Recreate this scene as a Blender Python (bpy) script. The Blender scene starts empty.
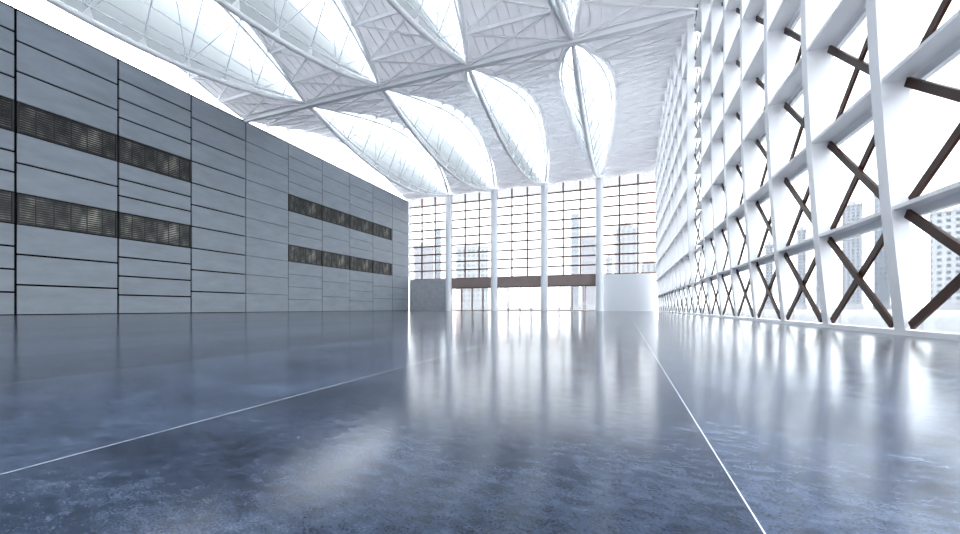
import bpy, math, random
from mathutils import Vector, Matrix
random.seed(7)
sc = bpy.context.scene
COL = sc.collection

# ------------------------------------------------------------------ helpers
class MB:
    """collects shapes, links them as one mesh object"""
    def __init__(s): s.v = []; s.f = []; s.m = []; s.sm = []
    def add(s, vs, fs, mi=0, smooth=False):
        o = len(s.v); s.v += [tuple(v) for v in vs]
        for f in fs: s.f.append([i + o for i in f]); s.m.append(mi); s.sm.append(smooth)
    def box(s, x0, x1, y0, y1, z0, z1, mi=0):
        vs = [(x, y, z) for z in (z0, z1) for y in (y0, y1) for x in (x0, x1)]
        s.add(vs, [(0,2,3,1), (4,5,7,6), (0,1,5,4), (2,6,7,3), (0,4,6,2), (1,3,7,5)], mi)
    def bar(s, p0, p1, w, h, up=(0,0,1), mi=0):
        p0 = Vector(p0); p1 = Vector(p1); d = (p1 - p0)
        if d.length < 1e-4: return
        d.normalize(); r = d.cross(Vector(up))
        if r.length < 1e-4: r = d.cross(Vector((1,0,0)))
        r.normalize(); u = r.cross(d).normalized()
        vs = []
        for p in (p0, p1):
            for a, b in ((-1,-1), (1,-1), (1,1), (-1,1)):
                vs.append(p + r*(a*w/2) + u*(b*h/2))
        s.add(vs, [(0,1,2,3), (7,6,5,4), (0,4,5,1), (1,5,6,2), (2,6,7,3), (3,7,4,0)], mi)
    def sweep(s, pts, prof, up=(0,0,1), mi=0, smooth=True, scale=None):
        pts = [Vector(p) for p in pts]; n = len(prof); rings = []
        for i, p in enumerate(pts):
            a = pts[max(i-1, 0)]; b = pts[min(i+1, len(pts)-1)]
            d = (b - a).normalized(); r = d.cross(Vector(up))
            if r.length < 1e-4: r = d.cross(Vector((1,0,0)))
            r.normalize(); u = r.cross(d).normalized()
            k = scale[i] if scale else 1
            rings.append([p + r*(x*k) + u*(y*k) for x, y in prof])
        vs = [v for r in rings for v in r]; fs = []
        for i in range(len(pts)-1):
            for j in range(n):
                k = (j+1) % n
                fs.append((i*n+j, i*n+k, (i+1)*n+k, (i+1)*n+j))
        s.add(vs, fs, mi, smooth)
        o = (len(pts)-1)*n
        s.add(rings[0], [tuple(range(n))[::-1]], mi); s.add(rings[-1], [tuple(range(n))], mi)
    def tube(s, pts, r, n=8, mi=0, scale=None):
        s.sweep(pts, [(r*math.cos(2*math.pi*k/n), r*math.sin(2*math.pi*k/n)) for k in range(n)], mi=mi, scale=scale)
    def prism(s, poly, axis_vec, mi=0):
        """poly: list of 3D points, extruded along axis_vec"""
        a = Vector(axis_vec); n = len(poly)
        vs = [Vector(p) for p in poly] + [Vector(p) + a for p in poly]
        fs = [tuple(range(n))[::-1], tuple(range(n, 2*n))]
        fs += [(i, (i+1) % n, (i+1) % n + n, i+n) for i in range(n)]
        s.add(vs, fs, mi)
    def build(s, name, mats, parent=None):
        me = bpy.data.meshes.new(name); me.from_pydata(s.v, [], s.f)
        if not isinstance(mats, (list, tuple)): mats = [mats]
        for m in mats: me.materials.append(m)
        me.polygons.foreach_set('material_index', s.m)
        me.polygons.foreach_set('use_smooth', s.sm)
        me.validate(); me.update()
        import bmesh
        bm = bmesh.new(); bm.from_mesh(me); bmesh.ops.recalc_face_normals(bm, faces=bm.faces); bm.to_mesh(me); bm.free()
        o = bpy.data.objects.new(name, me); COL.objects.link(o)
        if parent: o.parent = parent
        return o

def empty(name, loc=(0,0,0)):
    o = bpy.data.objects.new(name, None); o.empty_display_size = .3; COL.objects.link(o); o.location = loc
    return o
def tag(o, label=None, cat=None, group=None, kind=None):
    if label: o['label'] = label
    if cat: o['category'] = cat
    if group: o['group'] = group
    if kind: o['kind'] = kind
    return o
def struct(name, loc=(0,0,0)): return tag(empty(name, loc), kind='structure')
def box_obj(name, mat, parent, *b):
    m = MB(); m.box(*b); return m.build(name, mat, parent)

# ------------------------------------------------------------------ materials
def mat(name):
    m = bpy.data.materials.new(name); m.use_nodes = True
    nt = m.node_tree; bs = nt.nodes['Principled BSDF']; return m, nt, bs
def plain(name, col, rough=.5, metal=0, noise=0, nscale=3, spec=.5):
    m, nt, bs = mat(name)
    bs.inputs['Roughness'].default_value = rough; bs.inputs['Metallic'].default_value = metal
    bs.inputs['Specular IOR Level'].default_value = spec
    if noise:
        tc = nt.nodes.new('ShaderNodeTexCoord'); nz = nt.nodes.new('ShaderNodeTexNoise')
        nz.inputs['Scale'].default_value = nscale; nz.inputs['Detail'].default_value = 5
        nt.links.new(tc.outputs['Object'], nz.inputs['Vector'])
        rp = nt.nodes.new('ShaderNodeValToRGB')
        rp.color_ramp.elements[0].position = .3; rp.color_ramp.elements[1].position = .7
        rp.color_ramp.elements[0].color = [c*(1-noise) for c in col] + [1]
        rp.color_ramp.elements[1].color = [min(1, c*(1+noise)) for c in col] + [1]
        nt.links.new(nz.outputs['Fac'], rp.inputs['Fac']); nt.links.new(rp.outputs['Color'], bs.inputs['Base Color'])
    else:
        bs.inputs['Base Color'].default_value = (*col, 1)
    return m
def glass(name, tint, film=0., gloss=.04, filmcol=(.9,.93,.95)):
    m = bpy.data.materials.new(name); m.use_nodes = True; nt = m.node_tree; nt.nodes.clear()
    out = nt.nodes.new('ShaderNodeOutputMaterial')
    tr = nt.nodes.new('ShaderNodeBsdfTransparent'); tr.inputs[0].default_value = (*tint, 1)
    gl = nt.nodes.new('ShaderNodeBsdfGlossy'); gl.inputs['Roughness'].default_value = .05
    mx = nt.nodes.new('ShaderNodeMixShader'); mx.inputs[0].default_value = gloss
    nt.links.new(tr.outputs[0], mx.inputs[1]); nt.links.new(gl.outputs[0], mx.inputs[2]); last = mx
    if film:
        tl = nt.nodes.new('ShaderNodeBsdfTranslucent'); tl.inputs[0].default_value = (*filmcol, 1)
        m2 = nt.nodes.new('ShaderNodeMixShader'); m2.inputs[0].default_value = film
        nt.links.new(mx.outputs[0], m2.inputs[1]); nt.links.new(tl.outputs[0], m2.inputs[2]); last = m2
    nt.links.new(last.outputs[0], out.inputs[0])
    return m

M = {}
M['steel'] = plain('white_painted_steel', (.90,.90,.92), .4)
M['lattice'] = plain('white_lattice_paint', (.92,.92,.94), .35)
M['skin'] = plain('roof_sheet', (.68,.69,.72), .55, noise=.03, nscale=1.5)
M['thin'] = plain('grey_cable_steel', (.62,.65,.70), .4)
M['column'] = plain('white_column_paint', (.86,.89,.93), .35)
M['brown'] = plain('dark_brown_metal', (.042,.014,.008), .35, noise=.15, nscale=2, spec=.12)
M['mullion'] = plain('brown_mullion', (.12,.05,.036), .4)
M['lintel'] = plain('taupe_cladding', (.29,.225,.21), .5, noise=.08, nscale=.7)
M['joint_dark'] = plain('black_joint', (.003,.003,.004), .9, spec=.05)
M['joint_grey'] = plain('grey_joint', (.07,.075,.085), .8)
M['louvre'] = plain('black_louvre_metal', (.012,.012,.013), .5)
M['endgrey'] = plain('grey_concrete', (.42,.44,.47), .5, noise=.12, nscale=1.2)
M['endwhite'] = plain('white_plaster', (.80,.82,.86), .5)
M['fringe'] = glass('corrugated_translucent_sheet', (.02,.02,.021), .12, filmcol=(.8,.8,.84))
M['ground'] = plain('pale_paving', (.27,.275,.29), .8, noise=.15, nscale=.05)
M['glass'] = glass('clear_glass', (.49,.505,.515), .02, .03)
M['endglass'] = glass('end_wall_glass_painted_haze', (.46,.47,.475), .06, .03)  # film share whitens the view outside, haze put into the glass
M['skyglass'] = glass('tinted_skylight_glass', (.06,.067,.072), .28, .03, (.74,.82,.88))

def add_translucency(m, f, col):
    nt = m.node_tree; out = nt.nodes['Material Output']; bs = nt.nodes['Principled BSDF']
    tl = nt.nodes.new('ShaderNodeBsdfTranslucent'); tl.inputs[0].default_value = (*col, 1)
    mx = nt.nodes.new('ShaderNodeMixShader'); mx.inputs[0].default_value = f
    nt.links.new(bs.outputs[0], mx.inputs[1]); nt.links.new(tl.outputs[0], mx.inputs[2]); nt.links.new(mx.outputs[0], out.inputs[0])
add_translucency(M['skin'], .155, (.85,.85,.87))  # translucency added so the sky brightens the roof underside
def wall_panel_mat():
    m, nt, bs = mat('grey_blue_panel')
    tc = nt.nodes.new('ShaderNodeTexCoord')
    mp = nt.nodes.new('ShaderNodeMapping'); mp.inputs['Scale'].default_value = (1, .35, 1.1)
    mp.inputs['Rotation'].default_value = (.35, 0, 0)
    n1 = nt.nodes.new('ShaderNodeTexNoise'); n1.inputs['Scale'].default_value = 1.1; n1.inputs['Detail'].default_value = 8; n1.inputs['Roughness'].default_value = .65
    nt.links.new(tc.outputs['Object'], mp.inputs[0]); nt.links.new(mp.outputs[0], n1.inputs['Vector'])
    rp = nt.nodes.new('ShaderNodeValToRGB')
    rp.color_ramp.elements[0].position = .33; rp.color_ramp.elements[0].color = (.216,.240,.275, 1)
    rp.color_ramp.elements[1].position = .68; rp.color_ramp.elements[1].color = (.272,.303,.346, 1)
    nt.links.new(n1.outputs['Fac'], rp.inputs['Fac'])
    nt.links.new(rp.outputs['Color'], bs.inputs['Base Color'])
    bs.inputs['Roughness'].default_value = .5
    bp = nt.nodes.new('ShaderNodeBump'); bp.inputs['Strength'].default_value = .15; bp.inputs['Distance'].default_value = .05
    nt.links.new(n1.outputs['Fac'], bp.inputs['Height']); nt.links.new(bp.outputs[0], bs.inputs['Normal'])
    return m
M['panel'] = wall_panel_mat()

SEAM0, SEAMP = .29, 2.045
def floor_mat():
    m, nt, bs = mat('polished_blue_grey_stone')
    N = nt.nodes.new; L = nt.links.new
    tc = N('ShaderNodeTexCoord'); sp = N('ShaderNodeSeparateXYZ'); L(tc.outputs['Object'], sp.inputs[0])
    def math_(op, a, b=None):
        n = N('ShaderNodeMath'); n.operation = op
        if hasattr(a, 'is_linked'): L(a, n.inputs[0])
        else: n.inputs[0].default_value = a
        if b is not None:
            if hasattr(b, 'is_linked'): L(b, n.inputs[1])
            else: n.inputs[1].default_value = b
        return n.outputs[0]
    q = math_('DIVIDE', math_('SUBTRACT', sp.outputs['X'], SEAM0), SEAMP)
    fr = math_('FRACT', math_('ADD', q, 100))
    par = math_('FRACT', math_('MULTIPLY', math_('FLOOR', math_('ADD', q, 100)), .5))   # 0 or .5
    strip = math_('MULTIPLY', par, 2)                                                     # 0 / 1
    dist = math_('MINIMUM', fr, math_('SUBTRACT', 1, fr))
    seam = math_('LESS_THAN', dist, .0018/SEAMP)
    mp = N('ShaderNodeMapping'); mp.inputs['Rotation'].default_value = (0,0,.5); mp.inputs['Scale'].default_value = (1,1.7,1)
    L(tc.outputs['Object'], mp.inputs[0])
    big = N('ShaderNodeTexNoise'); big.inputs['Scale'].default_value = 1.3; big.inputs['Detail'].default_value = 7; big.inputs['Roughness'].default_value = .62
    L(mp.outputs[0], big.inputs['Vector'])
    fine = N('ShaderNodeTexNoise'); fine.inputs['Scale'].default_value = 120; fine.inputs['Detail'].default_value = 3; fine.inputs['Roughness'].default_value = .75
    L(mp.outputs[0], fine.inputs['Vector'])
    mid = N('ShaderNodeTexNoise'); mid.inputs['Scale'].default_value = 14; mid.inputs['Detail'].default_value = 8; mid.inputs['Roughness'].default_value = .7
    L(mp.outputs[0], mid.inputs['Vector'])
    mixm = N('ShaderNodeMix'); mixm.data_type = 'FLOAT'; mixm.inputs[0].default_value = .5
    L(mid.outputs['Fac'], mixm.inputs[2]); L(fine.outputs['Fac'], mixm.inputs[3])
    r1 = N('ShaderNodeValToRGB')
    r1.color_ramp.elements[0].position = .40; r1.color_ramp.elements[0].color = (.005,.008,.014,1)
    r1.color_ramp.elements[1].position = .66; r1.color_ramp.elements[1].color = (.112,.145,.215,1)
    x_ = r1.color_ramp.elements.new(.52); x_.color = (.030,.045,.080,1)
    mixn = N('ShaderNodeMix'); mixn.data_type = 'FLOAT'; mixn.inputs[0].default_value = .68
    L(big.outputs['Fac'], mixn.inputs[2]); L(mixm.outputs[0], mixn.inputs[3])
    L(mixn.outputs[0], r1.inputs['Fac'])
    lt = N('ShaderNodeMix'); lt.data_type = 'RGBA'; lt.blend_type = 'MULTIPLY'
    L(strip, lt.inputs[0]); L(r1.outputs['Color'], lt.inputs[6]); lt.inputs[7].default_value = (STRIP_DARK, STRIP_DARK, STRIP_DARK, 1)
    sm = N('ShaderNodeMix'); sm.data_type = 'RGBA'; L(seam, sm.inputs[0]); L(lt.outputs[2], sm.inputs[6]); sm.inputs[7].default_value = (.50,.55,.62,1)
    L(sm.outputs[2], bs.inputs['Base Color'])
    rr = N('ShaderNodeMapRange'); rr.inputs['From Min'].default_value = .35; rr.inputs['From Max'].default_value = .68
    rr.inputs['To Min'].default_value = .10; rr.inputs['To Max'].default_value = .18
    L(mid.outputs['Fac'], rr.inputs['Value']); L(rr.outputs[0], bs.inputs['Roughness'])
    sl = N('ShaderNodeMapRange'); sl.inputs['To Min'].default_value = .5; sl.inputs['To Max'].default_value = .33
    L(strip, sl.inputs['Value']); L(sl.outputs[0], bs.inputs['Specular IOR Level'])
    bs.inputs['IOR'].default_value = 1.37
    bs.inputs['Specular Tint'].default_value = (.62,.79,1,1)
    bp = N('ShaderNodeBump'); bp.inputs['Strength'].default_value = .06; bp.inputs['Distance'].default_value = .003
    L(fine.outputs['Fac'], bp.inputs['Height']); L(bp.outputs[0], bs.inputs['Normal'])
    return m
STRIP_DARK = .62
M['floor'] = floor_mat()

def tower_mat(name, wall, win, px, pz, fx=.5, fz=.5, rough=.6):
    m, nt, bs = mat(name); N = nt.nodes.new; L = nt.links.new
    tc = N('ShaderNodeTexCoord'); sp = N('ShaderNodeSeparateXYZ'); L(tc.outputs['Object'], sp.inputs[0])
    def mt(op, a, b):
        n = N('ShaderNodeMath'); n.operation = op
        for i, v in enumerate((a, b)):
            if hasattr(v, 'is_linked'): L(v, n.inputs[i])
            else: n.inputs[i].default_value = v
        return n.outputs[0]
    s = mt('ADD', mt('ADD', sp.outputs[0], sp.outputs[1]), 1000.)
    a = mt('LESS_THAN', mt('FRACT', mt('DIVIDE', s, px), 0), fx)
    b = mt('LESS_THAN', mt('FRACT', mt('DIVIDE', mt('ADD', sp.outputs[2], 100), pz), 0), fz)
    w = mt('MULTIPLY', a, b)
    mx = N('ShaderNodeMix'); mx.data_type = 'RGBA'; L(w, mx.inputs[0])
    mx.inputs[6].default_value = (*wall, 1); mx.inputs[7].default_value = (*win, 1)
    L(mx.outputs[2], bs.inputs['Base Color']); bs.inputs['Roughness'].default_value = rough
    return m

def louvre_back():
    m, nt, bs = mat('dim_room_behind_louvre'); N = nt.nodes.new; L = nt.links.new
    tc = N('ShaderNodeTexCoord'); mp = N('ShaderNodeMapping'); mp.inputs['Scale'].default_value = (1, .9, .5)
    L(tc.outputs['Object'], mp.inputs[0])
    n1 = N('ShaderNodeTexNoise'); n1.inputs['Scale'].default_value = 1.2; n1.inputs['Detail'].default_value = 3
    L(mp.outputs[0], n1.inputs['Vector'])
    rp = N('ShaderNodeValToRGB')
    e = rp.color_ramp.elements
    e[0].position = .38; e[0].color = (.05,.054,.048,1); e[1].position = .72; e[1].color = (.70,.68,.58,1)
    x = e.new(.52); x.color = (.20,.205,.175,1)
    L(n1.outputs['Fac'], rp.inputs['Fac']); L(rp.outputs['Color'], bs.inputs['Base Color'])
    bs.inputs['Roughness'].default_value = .3
    return m
M['louvre_back'] = louvre_back()

# ------------------------------------------------------------------ dimensions
XL, XR = -40., 4.82          # grey wall face, back line of lattice
YE = 66.                     # end wall
YB = 31.                     # cross beam
YF = -4.                     # front end of the roof
ZB = 21.9                    # roof level at the beams
HW = 21.47                   # grey wall height
COLX = [-31.05, -22.0, -12.95, -3.9]
def rise(t): return 3.8*max(0, math.sin(math.pi*t))**1.25
def half(t, row=0):
    if row: return 2.95*max(0, math.sin(math.pi*min(1, max(0, t))**.88))**.68
    return 2.85*max(0, math.sin(math.pi*t))**.72

# ------------------------------------------------------------------ floor, ground
fl = box_obj('floor', M['floor'], None, -40.3, 5.1, -4.6, YE+.25, -.2, 0); tag(fl, kind='structure')
gr = MB(); gr.box(-1500, 1500, -400, 1800, -.9, -.22); g = gr.build('ground', M['ground']); tag(g, kind='structure')

# ------------------------------------------------------------------ grey wall on the left
wl = struct('wall_left', (0,0,0))
box_obj('core', M['joint_dark'], wl, XL-.45, XL-.12, -4.3, 30.95, 0, HW)
box_obj('core', M['joint_grey'], wl, XL-.45, XL-.12, 30.95, YE, 0, HW)
PB = 5.8222
joints = [13.6 + PB*k for k in range(-4, 10)]
ROW = HW/10
def rows_for(kind):
    if kind == 'ten': return [ROW*i for i in range(11)], []
    a, b, c = (4, 3, 4) if kind == 'four' else (3, 2, 3)
    z = [3*ROW*i/a for i in range(a)] + [3*ROW + 0] + [4*ROW + 2*ROW*i/b for i in range(b)] + [6*ROW] + [7*ROW + 3*ROW*i/c for i in range(c+1)]
    return z, [3*ROW, 6*ROW]
kinds = ['ten','ten','ten','four','three','four','ten','ten','four','three','four','three','ten']
louvres = []
for i in range(13):
    y0, y1 = joints[i], joints[i+1]; kd = kinds[i]
    near = i < 7
    g_ = .14 if near else .075
    zs, lv = rows_for(kd)
    m = MB()
    for a, b in zip(zs[:-1], zs[1:]):
        if any(abs(a - q) < .01 for q in lv): continue
        hg = .068 if near else .03
        z1 = b - hg if b < HW - .01 else b - .03
        m.box(XL-.11, XL, y0+g_/2, y1-g_/2, a + (hg if a > .01 else .06), z1)
    m.build('panel_bay', M['panel'], wl)
    for k, q in enumerate(lv): louvres.append((i, k, y0+g_/2, y1-g_/2, q, q+ROW))
# coping over the wall
box_obj('coping', M['joint_dark'], wl, XL-.45, XL+.02, -4.3, YE, HW-.03, HW+.07)

bayname = {3: 'cut off by the left picture edge', 4: 'in the second panel bay, with wide panels', 5: 'next to the plain dark-jointed bay',
           8: 'nearest the camera in the far run of four', 9: 'second in the far run of four',
           10: 'third in the far run of four', 11: 'last of the far run of four, near the glazed end wall'}
for (i, k, y0, y1, z0, z1) in louvres:
    t = empty('louvre_window', (XL, (y0+y1)/2, z0))
    tag(t, ('upper' if k else 'lower') + ' dark slatted louvre ' + bayname[i], 'louvre', 'slatted louvres in the grey panelled wall')
    cy = (y0+y1)/2; h = z1-z0
    f = MB()
    f.box(-.105, .02, y0-cy, y1-cy, .02, .07); f.box(-.105, .02, y0-cy, y1-cy, h-.07, h-.02)
    f.box(-.105, .02, y0-cy, y0-cy+.10, .07, h-.07)
    f.box(-.105, .02, y1-cy-(.55 if i == 11 else .10), y1-cy, .07, h-.07)
    f.build('frame', M['louvre'], t)
    s = MB(); n = 12
    for q in range(n):
        zc = .07 + (h-.14)*(q+.5)/n
        s.bar((-.045, y0-cy+.1, zc), (-.045, y1-cy-.1, zc), .09, .075)
    s.build('slat_grille', M['louvre'], t)
    b = MB()
    nb = 6
    for q in range(1, nb):
        yy = y0-cy + (y1-y0)*q/nb
        b.box(-.1, -.06, yy-.02, yy+.02, .07, h-.07)
    b.build('upright_bars', M['louvre'], t)
    box_obj('back_pane', M['louvre_back'], t, -.118, -.106, y0-cy, y1-cy, .02, h-.02)

# clerestory glazing above the grey wall
for n, (ya, yb) in ((6, (YF, YB)), (7, (YB, YE))):
    w = struct('window_%d' % n)
    N = 12
    ys = [ya + (yb-ya)*i/N for i in range(N+1)]
    m = MB()
    K = 36
    lo = [(XL-.2, ya+(yb-ya)*i/K, HW+.07) for i in range(K+1)]
    hi = [(XL-.2, ya+(yb-ya)*i/K, ZB + rise(i/K) + .05) for i in range(K+1)]
    m.add(lo + hi, [(i, i+1, K+2+i, K+1+i) for i in range(K)])
    m.build('glass', M['glass'], w)
    for i in range(1, N):
        z1 = ZB + rise(i/N)
        box_obj('mullion', M['steel'], w, XL-.26, XL-.21, ys[i]-.03, ys[i]+.03, HW+.07, z1)
    r = MB(); r.sweep([(XL-.2, ya+(yb-ya)*i/K, ZB+rise(i/K)-.02) for i in range(K+1)], [(-.1,-.1),(.1,-.1),(.1,.1),(-.1,.1)], smooth=False)
    r.build('head_rail', M['steel'], w)

# ------------------------------------------------------------------ roof
def roof_y(row, t):
    return (YB - (YB-YF)*t) if row == 0 else (YB + (YE-YB)*t)
NP = 12
for row in (0, 1):
    for st in range(5):
        c = struct('ceiling')
        def edge(t, side, st=st, row=row):
            if side == 0: return XL-.35 if st == 0 else COLX[st-1] + half(t, row)
            return 5.1 if st == 4 else COLX[st] - half(t, row)
        K = 48; m = MB(); top = .25
        A = []; 
        for i in range(K+1):
            t = i/K; y = roof_y(row, t); z = ZB + rise(t)
            a, b = edge(t, 0), edge(t, 1)
            A += [(a, y, z), (b, y, z), (b, y, z+top), (a, y, z+top)]
        fs = []
        for i in range(K):
            for j in range(4):
                k = (j+1) % 4; fs.append((i*4+j, i*4+k, i*4+4+k, i*4+4+j))
        m.add(A, fs)
        # standing seams of the sheet on its underside
        x = math.ceil((edge(0,0))/.82)*.82
        while x < edge(0,1):
            run = []
            for i in range(K+1):
                t = i/K
                if edge(t,0)+.08 < x < edge(t,1)-.08: run.append(i)
                else:
                    if len(run) > 1: m.sweep([(x, roof_y(row, q/K), ZB+rise(q/K)-.03) for q in run], [(-.02,-.015),(.02,-.015),(.02,.04),(-.02,.04)], smooth=False)
                    run = []
            if len(run) > 1: m.sweep([(x, roof_y(row, q/K), ZB+rise(q/K)-.03) for q in run], [(-.02,-.015),(.02,-.015),(.02,.04),(-.02,.04)], smooth=False)
            x += .82
        m.build('roof_sheet', M['skin'], c)
        for i in range(1, NP):
            t = i/NP; y = roof_y(row, t); z = ZB + rise(t) - .30
            p = MB(); p.bar((edge(t,0)+.1, y, z), (edge(t,1)-.1, y, z), .11, .30); p.build('purlin', M['steel'], c)
        for i in range(NP):
            ta, tb = i/NP + .004, (i+1)/NP - .004
            for s in (0, 1):
                z0 = ZB + rise(ta) - .30; z1 = ZB + rise(tb) - .30
                e0 = edge(ta, s) + (.15 if s == 0 else -.15); e1 = edge(tb, 1-s) + (.15 if s else -.15)
                p = MB(); p.tube([(e0, roof_y(row, ta), z0 + .03*s), (e1, roof_y(row, tb), z1 + .03*s)], .075, 6)
                p.build('brace', M['steel'], c)
# cross beams
for yb in (YB, YF):
    b = MB()
    prof = [(-.34,.02), (-.2,.02), (-.2,-.42), (.2,-.42), (.2,.02), (.34,.02), (.34,.2), (-.34,.2)]
    b.sweep([(XL-.35, yb, ZB-.05), (4.6, yb, ZB-.05)], prof, smooth=False)
    o = b.build('beam', M['steel']); tag(o, kind='structure')

# leaf-shaped skylights
podlab = {
 (1,0): 'glazed leaf skylight beyond the cross beam, closest to the grey panelled wall',
 (1,1): 'glazed leaf skylight beyond the cross beam, second out from the grey panelled wall',
 (1,2): 'glazed leaf skylight beyond the cross beam, third out from the grey panelled wall',
 (1,3): 'narrow bright leaf skylight beyond the cross beam, closest to the white lattice wall',
 (0,0): 'glazed leaf skylight before the cross beam, closest to the grey panelled wall',
 (0,1): 'glazed leaf skylight before the cross beam, second out from the grey panelled wall',
 (0,2): 'glazed leaf skylight before the cross beam, third out from the grey panelled wall',
 (0,3): 'sliver of leaf skylight before the cross beam, closest to the white lattice wall'}
NS = 11
def build_pod(row):
    root = empty('leaf_skylight')
    sag = 3.5 if row == 0 else 3.1
    span = (YB-YF-.6) if row == 0 else (YE-YB-1.3)
    def Y(t): return (-1 if row == 0 else 1)*(.3 + span*t)
    def Kp(t): return Vector((0, Y(t), -sag*4*t*(1-t) - .10))
    def G(t, s): return Vector((s*max(0, half(t, row)-.03), Y(t), rise(t)-.05))
    def P(t, s, q): return Kp(t).lerp(G(t, s), q)
    K = 40; ts = [i/K for i in range(K+1)]
    m = MB(); m.tube([Kp(t) for t in ts], .2, 10); keel = m.build('keel_tube', M['steel'], root)
    for s in (-1, 1):
        m = MB(); m.sweep([G(t, s) for t in ts], [(-.14,-.22),(.14,-.22),(.14,.22),(-.14,.22)], smooth=False)
        rim = m.build('rim_beam', M['steel'], root)
        m = MB(); m.tube([P(t, s, .84) for t in ts[1:-1]], .10, 6); m.build('inner_rail', M['steel'], root)
        m = MB(); m.tube([P(t, s, .07) + Vector((s*.12, 0, .22)) for t in ts[2:-2]], .06, 6); m.build('keel_rail', M['steel'], root)
        # glass skin with its fine glazing bars
        m = MB(); vs = []; qs = [.03, .35, .68, .985]
        for t in ts[1:-1]:
            for q in qs: vs.append(P(t, s, q) + Vector((-s*.05, 0, .03)))
        n = len(qs)
        m.add(vs, [(i*n+j, i*n+j+1, (i+1)*n+j+1, (i+1)*n+j) for i in range(K-2) for j in range(n-1)])
        for q in (.2, .36, .52, .68):
            m.tube([P(t, s, q) for t in ts[1:-1]], .024, 4, 1)
        m.build('glass_skin', [M['skyglass'], M['thin']], root)
        for i in range(1, NS+1):
            t = i/(NS+1)
            m = MB(); m.tube([P(t, s, .02), P(t, s, .98)], .042, 6); st = m.build('strut', M['thin'], root)
            # bracket plates at head and foot of the strut
            m = MB(); hw = .32
            d = min(.9, .20/max(.05, (G(t,s)-Kp(t)).length)*4)
            a, b_, c_ = P(t-.012, s, .97), P(t+.012, s, .97), P(t, s, .97-.09)
            m.prism([a, b_, c_], Vector((s*.03, 0, 0))); m.build('bracket', M['steel'], st); m = MB()
            a, b_, c_ = P(t-.008, s, .02), P(t+.008, s, .02), P(t, s, .10)
            m.prism([a, b_, c_], Vector((s*.06, 0, 0)))
            m.build('bracket', M['steel'], st)
        for i in range(0, NS+1, 1):
            t0, t1 = i/(NS+1), (i+1)/(NS+1)
            if i % 2 == 0: a, b_ = P(max(t0,.02), s, .04), P(min(t1,.98), s, .95)
            else: a, b_ = P(max(t0,.02), s, .95), P(min(t1,.98), s, .04)
            m = MB(); m.tube([a, b_], .025, 4); m.build('cable', M['thin'], root)
    return root
def children(o): return [x for x in bpy.data.objects if x.parent == o]
def copy_tree(o, parent=None):
    c = o.copy(); COL.objects.link(c)
    if parent: c.parent = parent
    for ch in children(o): copy_tree(ch, c)
    return c
for row in (0, 1):
    proto = build_pod(row)
    for i, x in enumerate(COLX):
        o = proto if i == 0 else copy_tree(proto)
        o.location = (x, YB, ZB)
        tag(o, podlab[(row, i)], 'skylight', 'leaf-shaped roof skylights')

wb = box_obj('wall_back_added', M['lattice'], None, XL-.4, 5.1, YF-.6, YF-.35, 0, ZB+.2); tag(wb, kind='structure')  # unseen wall, added to shut out rear daylight and bounce light forward
# ------------------------------------------------------------------ end wall
bx = [XL] + COLX + [4.75]
ZG0 = 6.08; TR = 1.575
colab = ['white round column between the low grey wall and the first glass doors',
         'white round column second from the grey panelled wall',
         'white round column third from the grey panelled wall',
         'white round column beside the low white wall, closest to the lattice']
for i, x in enumerate(COLX):
    t = empty('column', (x, YE-.75, 0)); tag(t, colab[i], 'column', 'white columns along the glazed end wall')
    m = MB(); m.tube([(0,0,.12), (0,0,ZB-.7)], .59, 28); m.build('shaft', M['column'], t)
    m = MB(); m.tube([(0,0,0), (0,0,.12)], .64, 28); m.build('base', M['column'], t)
    m = MB(); m.tube([(0,0,ZB-.7), (0,0,ZB-.55), (0,0,ZB-.15)], .61, 28, scale=[1, 1.05, 1.2]); m.build('head', M['column'], t)

for i in range(5):
    x0 = bx[i] + (.05 if i == 0 else .3); x1 = bx[i+1] - (.05 if i == 4 else .3)
    w = struct('window_%d' % (i+1), (0, YE, 0))
    f = MB()
    zt = ZG0 + 9*TR
    f.box(x0, x1, -.08, .08, ZG0-.08, ZG0+.08); f.box(x0, x0+.12, -.08, .08, ZG0, ZB); f.box(x1-.12, x1, -.08, .08, ZG0, ZB)
    f.build('frame', M['mullion'], w)
    for k in range(1, 3):
        xx = x0 + (x1-x0)*k/3
        box_obj('mullion', M['mullion'], w, xx-.115, xx+.115, -.12, .08, ZG0, ZB-.1)
    for k in range(1, 10):
        z = ZG0 + TR*k
        box_obj('transom', M['mullion'], w, x0, x1, -.09, .06, z-.12, z+.12)
    g = MB(); g.box(x0, x1, .09, .11, ZG0, zt); g.build('glass', M['endglass'], w)
    # corrugated sheet over the glazing
    m = MB(); vs = []; n = int((x1-x0)/.2)
    for k in range(n+1):
        xx = x0 + (x1-x0)*k/n; yy = .12 + (.06 if k % 2 else 0)
        vs += [(xx, yy, zt+.05), (xx, yy, ZB+.1)]
    m.add(vs, [(2*k, 2*k+2, 2*k+3, 2*k+1) for k in range(n)])
    m.build('top_sheet', M['fringe'], w)
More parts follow.
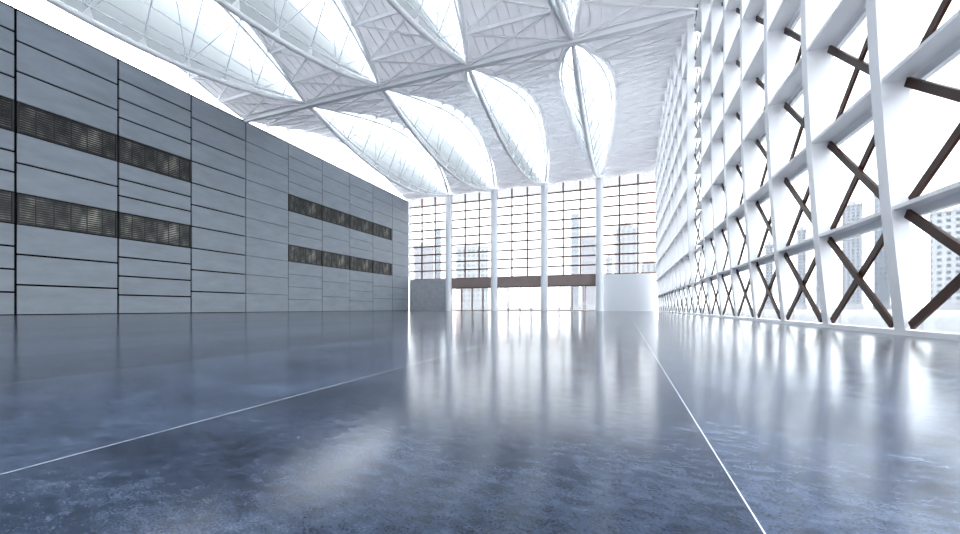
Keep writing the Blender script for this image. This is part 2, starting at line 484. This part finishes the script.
# low walls under first and last window
o = box_obj('wall_end', M['endgrey'], None, XL+.16, COLX[0]-.3, YE-.12, YE+.2, 0, ZG0-.1); tag(o, kind='structure')
o = box_obj('wall_end', M['endwhite'], None, COLX[3]+.3, 4.75, YE-.12, YE+.2, 0, ZG0-.1); tag(o, kind='structure')
b = MB(); b.box(XL+.16, COLX[0]-.55, YE-.16, YE-.12, 0, .12); o = b.build('baseboard_end', M['endgrey']); tag(o, kind='structure')
b = MB(); b.box(COLX[3]+.55, 4.3, YE-.16, YE-.12, 0, .12); o = b.build('baseboard_end', M['endwhite']); tag(o, kind='structure')
M['doorpane'] = glass('hazy_door_pane', (.55,.53,.53), .25, .05, (.6,.56,.55))
for i in range(1, 4):
    x0 = bx[i] + .3; x1 = bx[i+1] - .3
    ln = box_obj('trim_%d' % i, M['lintel'], None, x0, x1, YE-.25, YE+.35, 4.34, 6.0); tag(ln, kind='structure')
    d = struct('door_%d' % i, (0, YE, 0))
    f = MB(); f.box(x0, x1, -.1, .1, 4.2, 4.34); f.box(x0, x1, -.1, .1, 0, .08)
    f.box(x0, x0+.1, -.1, .1, .08, 4.2); f.box(x1-.1, x1, -.1, .1, .08, 4.2); f.build('frame', M['mullion'], d)
    for k in range(4):
        a = x0 + (x1-x0)*k/4 + .02; c = x0 + (x1-x0)*(k+1)/4 - .02
        lf = MB()
        for (p, q) in ((a, a+.13), (c-.13, c)): lf.box(p, q, -.05, .05, .09, 4.19)
        lf.box(a+.13, c-.13, -.05, .05, .09, .17); lf.box(a+.13, c-.13, -.05, .05, 4.11, 4.19)
        leaf = lf.build('door_leaf', M['mullion'], d)
        box_obj('pane', M['doorpane'] if k == 0 else M['endglass'], leaf, a+.13, c-.13, -.01, .01, .17, 4.11)
        h = MB(); hx = a+.16 if k % 2 else c-.16
        h.tube([(hx, -.07, .95), (hx, -.07, 1.6)], .02, 6); h.build('handle', M['thin'], leaf)

# ------------------------------------------------------------------ white lattice wall on the right
Y0, PIT = 9.35, 2.8
LV0, LVP, NLV = 2.30, 2.36, 11
def xf(z):
    pts = [(0,4.745),(1.34,4.625),(2.2,4.55),(3.74,4.45),(5,4.375),(6.1,4.33),(7.5,4.285),(9,4.27),(30,4.27)]
    for (a, p), (b, q) in zip(pts[:-1], pts[1:]):
        if z <= b: return p + (q-p)*(z-a)/(b-a)
    return 4.27
ZT = 26.2
def bay_parts(root, recess=False, PIT=PIT):
    m = MB(); zz = [0,.6,1.34,1.8,2.2,3,3.74,4.4,5,5.6,6.1,6.8,7.5,9,ZT]
    if recess: fr = [4.74]*len(zz)
    else: fr = [xf(z) for z in zz]
    vs = []
    for z, x in zip(zz, fr):
        hw = .15
        vs += [(x,-hw,z), (x,hw,z), (4.80,hw,z), (4.80,-hw,z)]
    n = len(zz)
    fs = [(i*4+j, i*4+(j+1)%4, i*4+4+(j+1)%4, i*4+4+j) for i in range(n-1) for j in range(4)] + [(3,2,1,0), (4*n-4,4*n-3,4*n-2,4*n-1)]
    m.add(vs, fs); m.build('fin', M['lattice'], root)
    for k in range(NLV):
        z = LV0 + LVP*k; x = 4.74 if recess else xf(z)
        m = MB()
        m.box(x+.015, 4.80, .152, PIT-.155, z-.02, z+.05)
        m.box(4.82, 4.93, -.145, PIT-.155, z-.17, z+.05)
        m.build('shelf', M['lattice'], root)
    for k in range(NLV):
        za = .18 if k == 0 else LV0 + LVP*(k-1) + .13; zb = LV0 + LVP*k - .10
        for s in (0, 1):
            p0 = (4.735+.055*s, .19, za if s == 0 else zb); p1 = (4.735+.055*s, PIT-.21, zb if s == 0 else za)
            m = MB(); m.bar(p0, p1, .05, .15, up=(0,0,1)); m.build('cross_brace', M['brown'], root)
    m = MB(); m.box(4.96, 4.975, -.145, PIT-.155, .1, ZT); m.build('glass', M['glass'], root)
ordn = ['first','second','third','fourth','fifth','sixth','seventh','eighth','ninth','tenth','eleventh','twelfth','thirteenth','fourteenth',
        'fifteenth','sixteenth','seventeenth','eighteenth','nineteenth','twentieth','twenty-first']
base = empty('lattice_bay'); bay_parts(base)
recb = empty('lattice_bay'); bay_parts(recb, True)
wide = empty('lattice_bay'); bay_parts(wide, False, 3.3)
first = True; hidden = []
for k in range(-2, 20):
    if k == 7: o = recb
    elif k == -1: o = wide
    elif first: o = base; first = False
    else: o = copy_tree(base)
    o.location = (0, Y0 + PIT*k - (.5 if k < 0 else 0), 0)
    j = k + 1
    if k == -1: lb = 'white lattice bay cut off by the right picture edge, beside the nearest full-height fin'
    elif k < -1: lb = 'white lattice bay of fins and shelves beside the camera, outside the picture'
    elif k == 7: lb = 'shallow white lattice bay under the cross beam, both rusty braces showing fully'
    else: lb = ordn[j] + ' white lattice bay counted from the camera, with shelves and brown cross braces'
    tag(o, lb, 'facade bay', 'white lattice bays along the glazed side wall')
b = MB(); b.box(4.73, 5.0, -4, YE, 0, .10); o = b.build('baseboard_right', M['lattice']); tag(o, kind='structure')

# ------------------------------------------------------------------ city outside
F = 383.; TH = math.atan(145/383.)
def at(u, zc):
    xc = (u-480)/F*zc
    return Vector((xc*math.cos(TH) - zc*math.sin(TH), xc*math.sin(TH) + zc*math.cos(TH), 0))
def hgt(v, zc): return (308-v)/F*zc + .5
def tower(name, u0, u1, v, zc, m, label, depth=None, cap=None, rot=0., mr=None):
    pa, pb = at(u0, zc), at(u1, zc); w = (pb-pa).length; h = hgt(v, zc); d = depth or w*.8
    c = (pa+pb)/2
    ang = math.atan(((u0+u1)/2 - 480)/F); w *= math.cos(ang)
    c = c + c.normalized()*d/2
    t = empty('tower', (c.x, c.y, -.2)); t.rotation_euler = (0,0,TH-ang+rot)
    tag(t, label, 'building', 'pale towers outside the glass')
    mr = mr or M['t_wall']
    box_obj('body', m, t, -w/2, w/2, -d/2, d/2, 2.5, h)
    box_obj('podium', mr, t, -w/2-.6, w/2+.6, -d/2-.6, d/2+.6, 0, 2.5)
    if cap == 'dome':
        q = MB(); R = w*.42; n = 8
        q.tube([(0,0,h), (0,0,h+.25*R)] + [(0,0,h+.25*R+R*math.sin(a*math.pi/2/n)) for a in range(1, n+1)], R, 20,
               scale=[1,1]+[max(.02, math.cos(a*math.pi/2/n)) for a in range(1, n+1)])
        q.build('dome', mr, t)
    elif cap == 'step':
        for k, s in enumerate((.72, .42)):
            box_obj('setback', m, t, -w*s/2, w*s/2, -d*s/2, d*s/2, h + k*w*.16, h + (k+1)*w*.16)
        q = MB(); q.tube([(0,0,h+w*.32), (0,0,h+w*.6)], .6, 8, scale=[1,.2]); q.build('spire', mr, t)
    else:
        q = MB(); q.box(-w/2-.2, w/2+.2, -d/2-.2, d/2+.2, h, h+.6); q.box(-w*.2, w*.2, -d*.2, d*.2, h+.6, h+2.6)
        q.build('roof_parapet', mr, t)
    return t
M['t_wall'] = plain('pale_tower_stone', (0.337,0.337,0.357), .7)
M['t_dots'] = tower_mat('punched_window_facade', (.36,.37,.39), (.08,.09,.11), 2.4, 2.6, .5, .5)
M['t_grid'] = tower_mat('gridded_facade', (.25,.26,.29), (.06,.07,.09), 1.5, 1.5, .55, .5)
M['t_strip'] = tower_mat('striped_facade', (0.357,0.357,0.377), (0.169,0.169,0.188), 3., 60., .5, .96)
M['t_lilac'] = tower_mat('lilac_grey_facade', (0.248,0.238,0.268), (0.179,0.169,0.198), 2., 3., .5, .6)
M['t_glassy'] = tower_mat('blue_grey_facade', (.22,.24,.28), (.13,.15,.19), 1.6, 2.6, .7, .6)
# beyond the lattice
tower('tower', 927, 1010, 209, 150, M['t_dots'], 'wide pale tower with small square windows behind the nearest lattice bay', 20, rot=.05)
tower('tower', 842, 862, 205, 170, M['t_grid'], 'grey gridded tower seen through the second lattice bay', 14)
tower('tower', 874, 890, 190, 190, M['t_glassy'], 'slim blue-grey tower just behind the nearest full fin', 14)
tower('tower', 797, 806, 230, 190, M['t_grid'], 'slim gridded tower seen through the third lattice bay', 12)
tower('tower', 765, 773, 245, 200, M['t_grid'], 'low slim tower seen through the fourth lattice bay', 12)
tower('tower', 816, 826, 262, 225, M['t_lilac'], 'low lilac block behind the third lattice fin', 14)
# beyond the end wall
tower('tower', 414, 434, 246, 190, M['t_lilac'], 'lilac-grey block beyond the end window closest to the grey panelled wall', 16)
tower('tower', 436, 441, 229, 222, M['t_glassy'], 'slim round-topped tower beyond the end window closest to the grey panelled wall', 4, 'dome')
tower('tower', 456, 488, 247, 200, M['t_dots'], 'broad pale building with rows of windows beyond the second end window', 18)
tower('tower', 571, 579, 214, 222, M['t_glassy'], 'slim domed tower beyond the fourth end window', 6, 'dome')
tower('tower', 581, 597, 236, 170, M['t_lilac'], 'lilac-grey block right behind the last white column', 14)
tower('tower', 614, 637, 228, 230, M['t_strip'], 'tall striped tower with stepped crown beyond the last end window', 16, 'step')
tower('tower', 606, 612, 258, 200, M['t_dots'], 'low block left of the striped tower beyond the last end window', 10)
tower('tower', 641, 657, 264, 210, M['t_strip'], 'low domed hall beyond the last end window, close to the lattice', 12, 'dome')

# ------------------------------------------------------------------ light, camera, view
w = bpy.data.worlds.new('World'); sc.world = w; w.use_nodes = True
bg = w.node_tree.nodes['Background']; bg.inputs[0].default_value = (.96,.98,1,1); bg.inputs[1].default_value = 6.0
cam = bpy.data.cameras.new('camera'); co = bpy.data.objects.new('camera', cam); COL.objects.link(co)
co.location = (0,0,.5); co.rotation_euler = (math.pi/2, 0, TH)
cam.sensor_fit = 'HORIZONTAL'; cam.sensor_width = 36; cam.lens = 36*F/960; cam.shift_y = 41/960; cam.clip_end = 4000; cam.clip_start = .05
sc.camera = co
sc.view_settings.view_transform = 'Standard'; sc.view_settings.look = 'None'; sc.view_settings.gamma = 1
sc.view_settings.use_curve_mapping = False; sc.view_settings.exposure = 1.16
cy = sc.cycles
cy.use_denoising = True
cy.max_bounces = 10; cy.diffuse_bounces = 6; cy.glossy_bounces = 4; cy.transparent_max_bounces = 32
cy.sample_clamp_indirect = 8
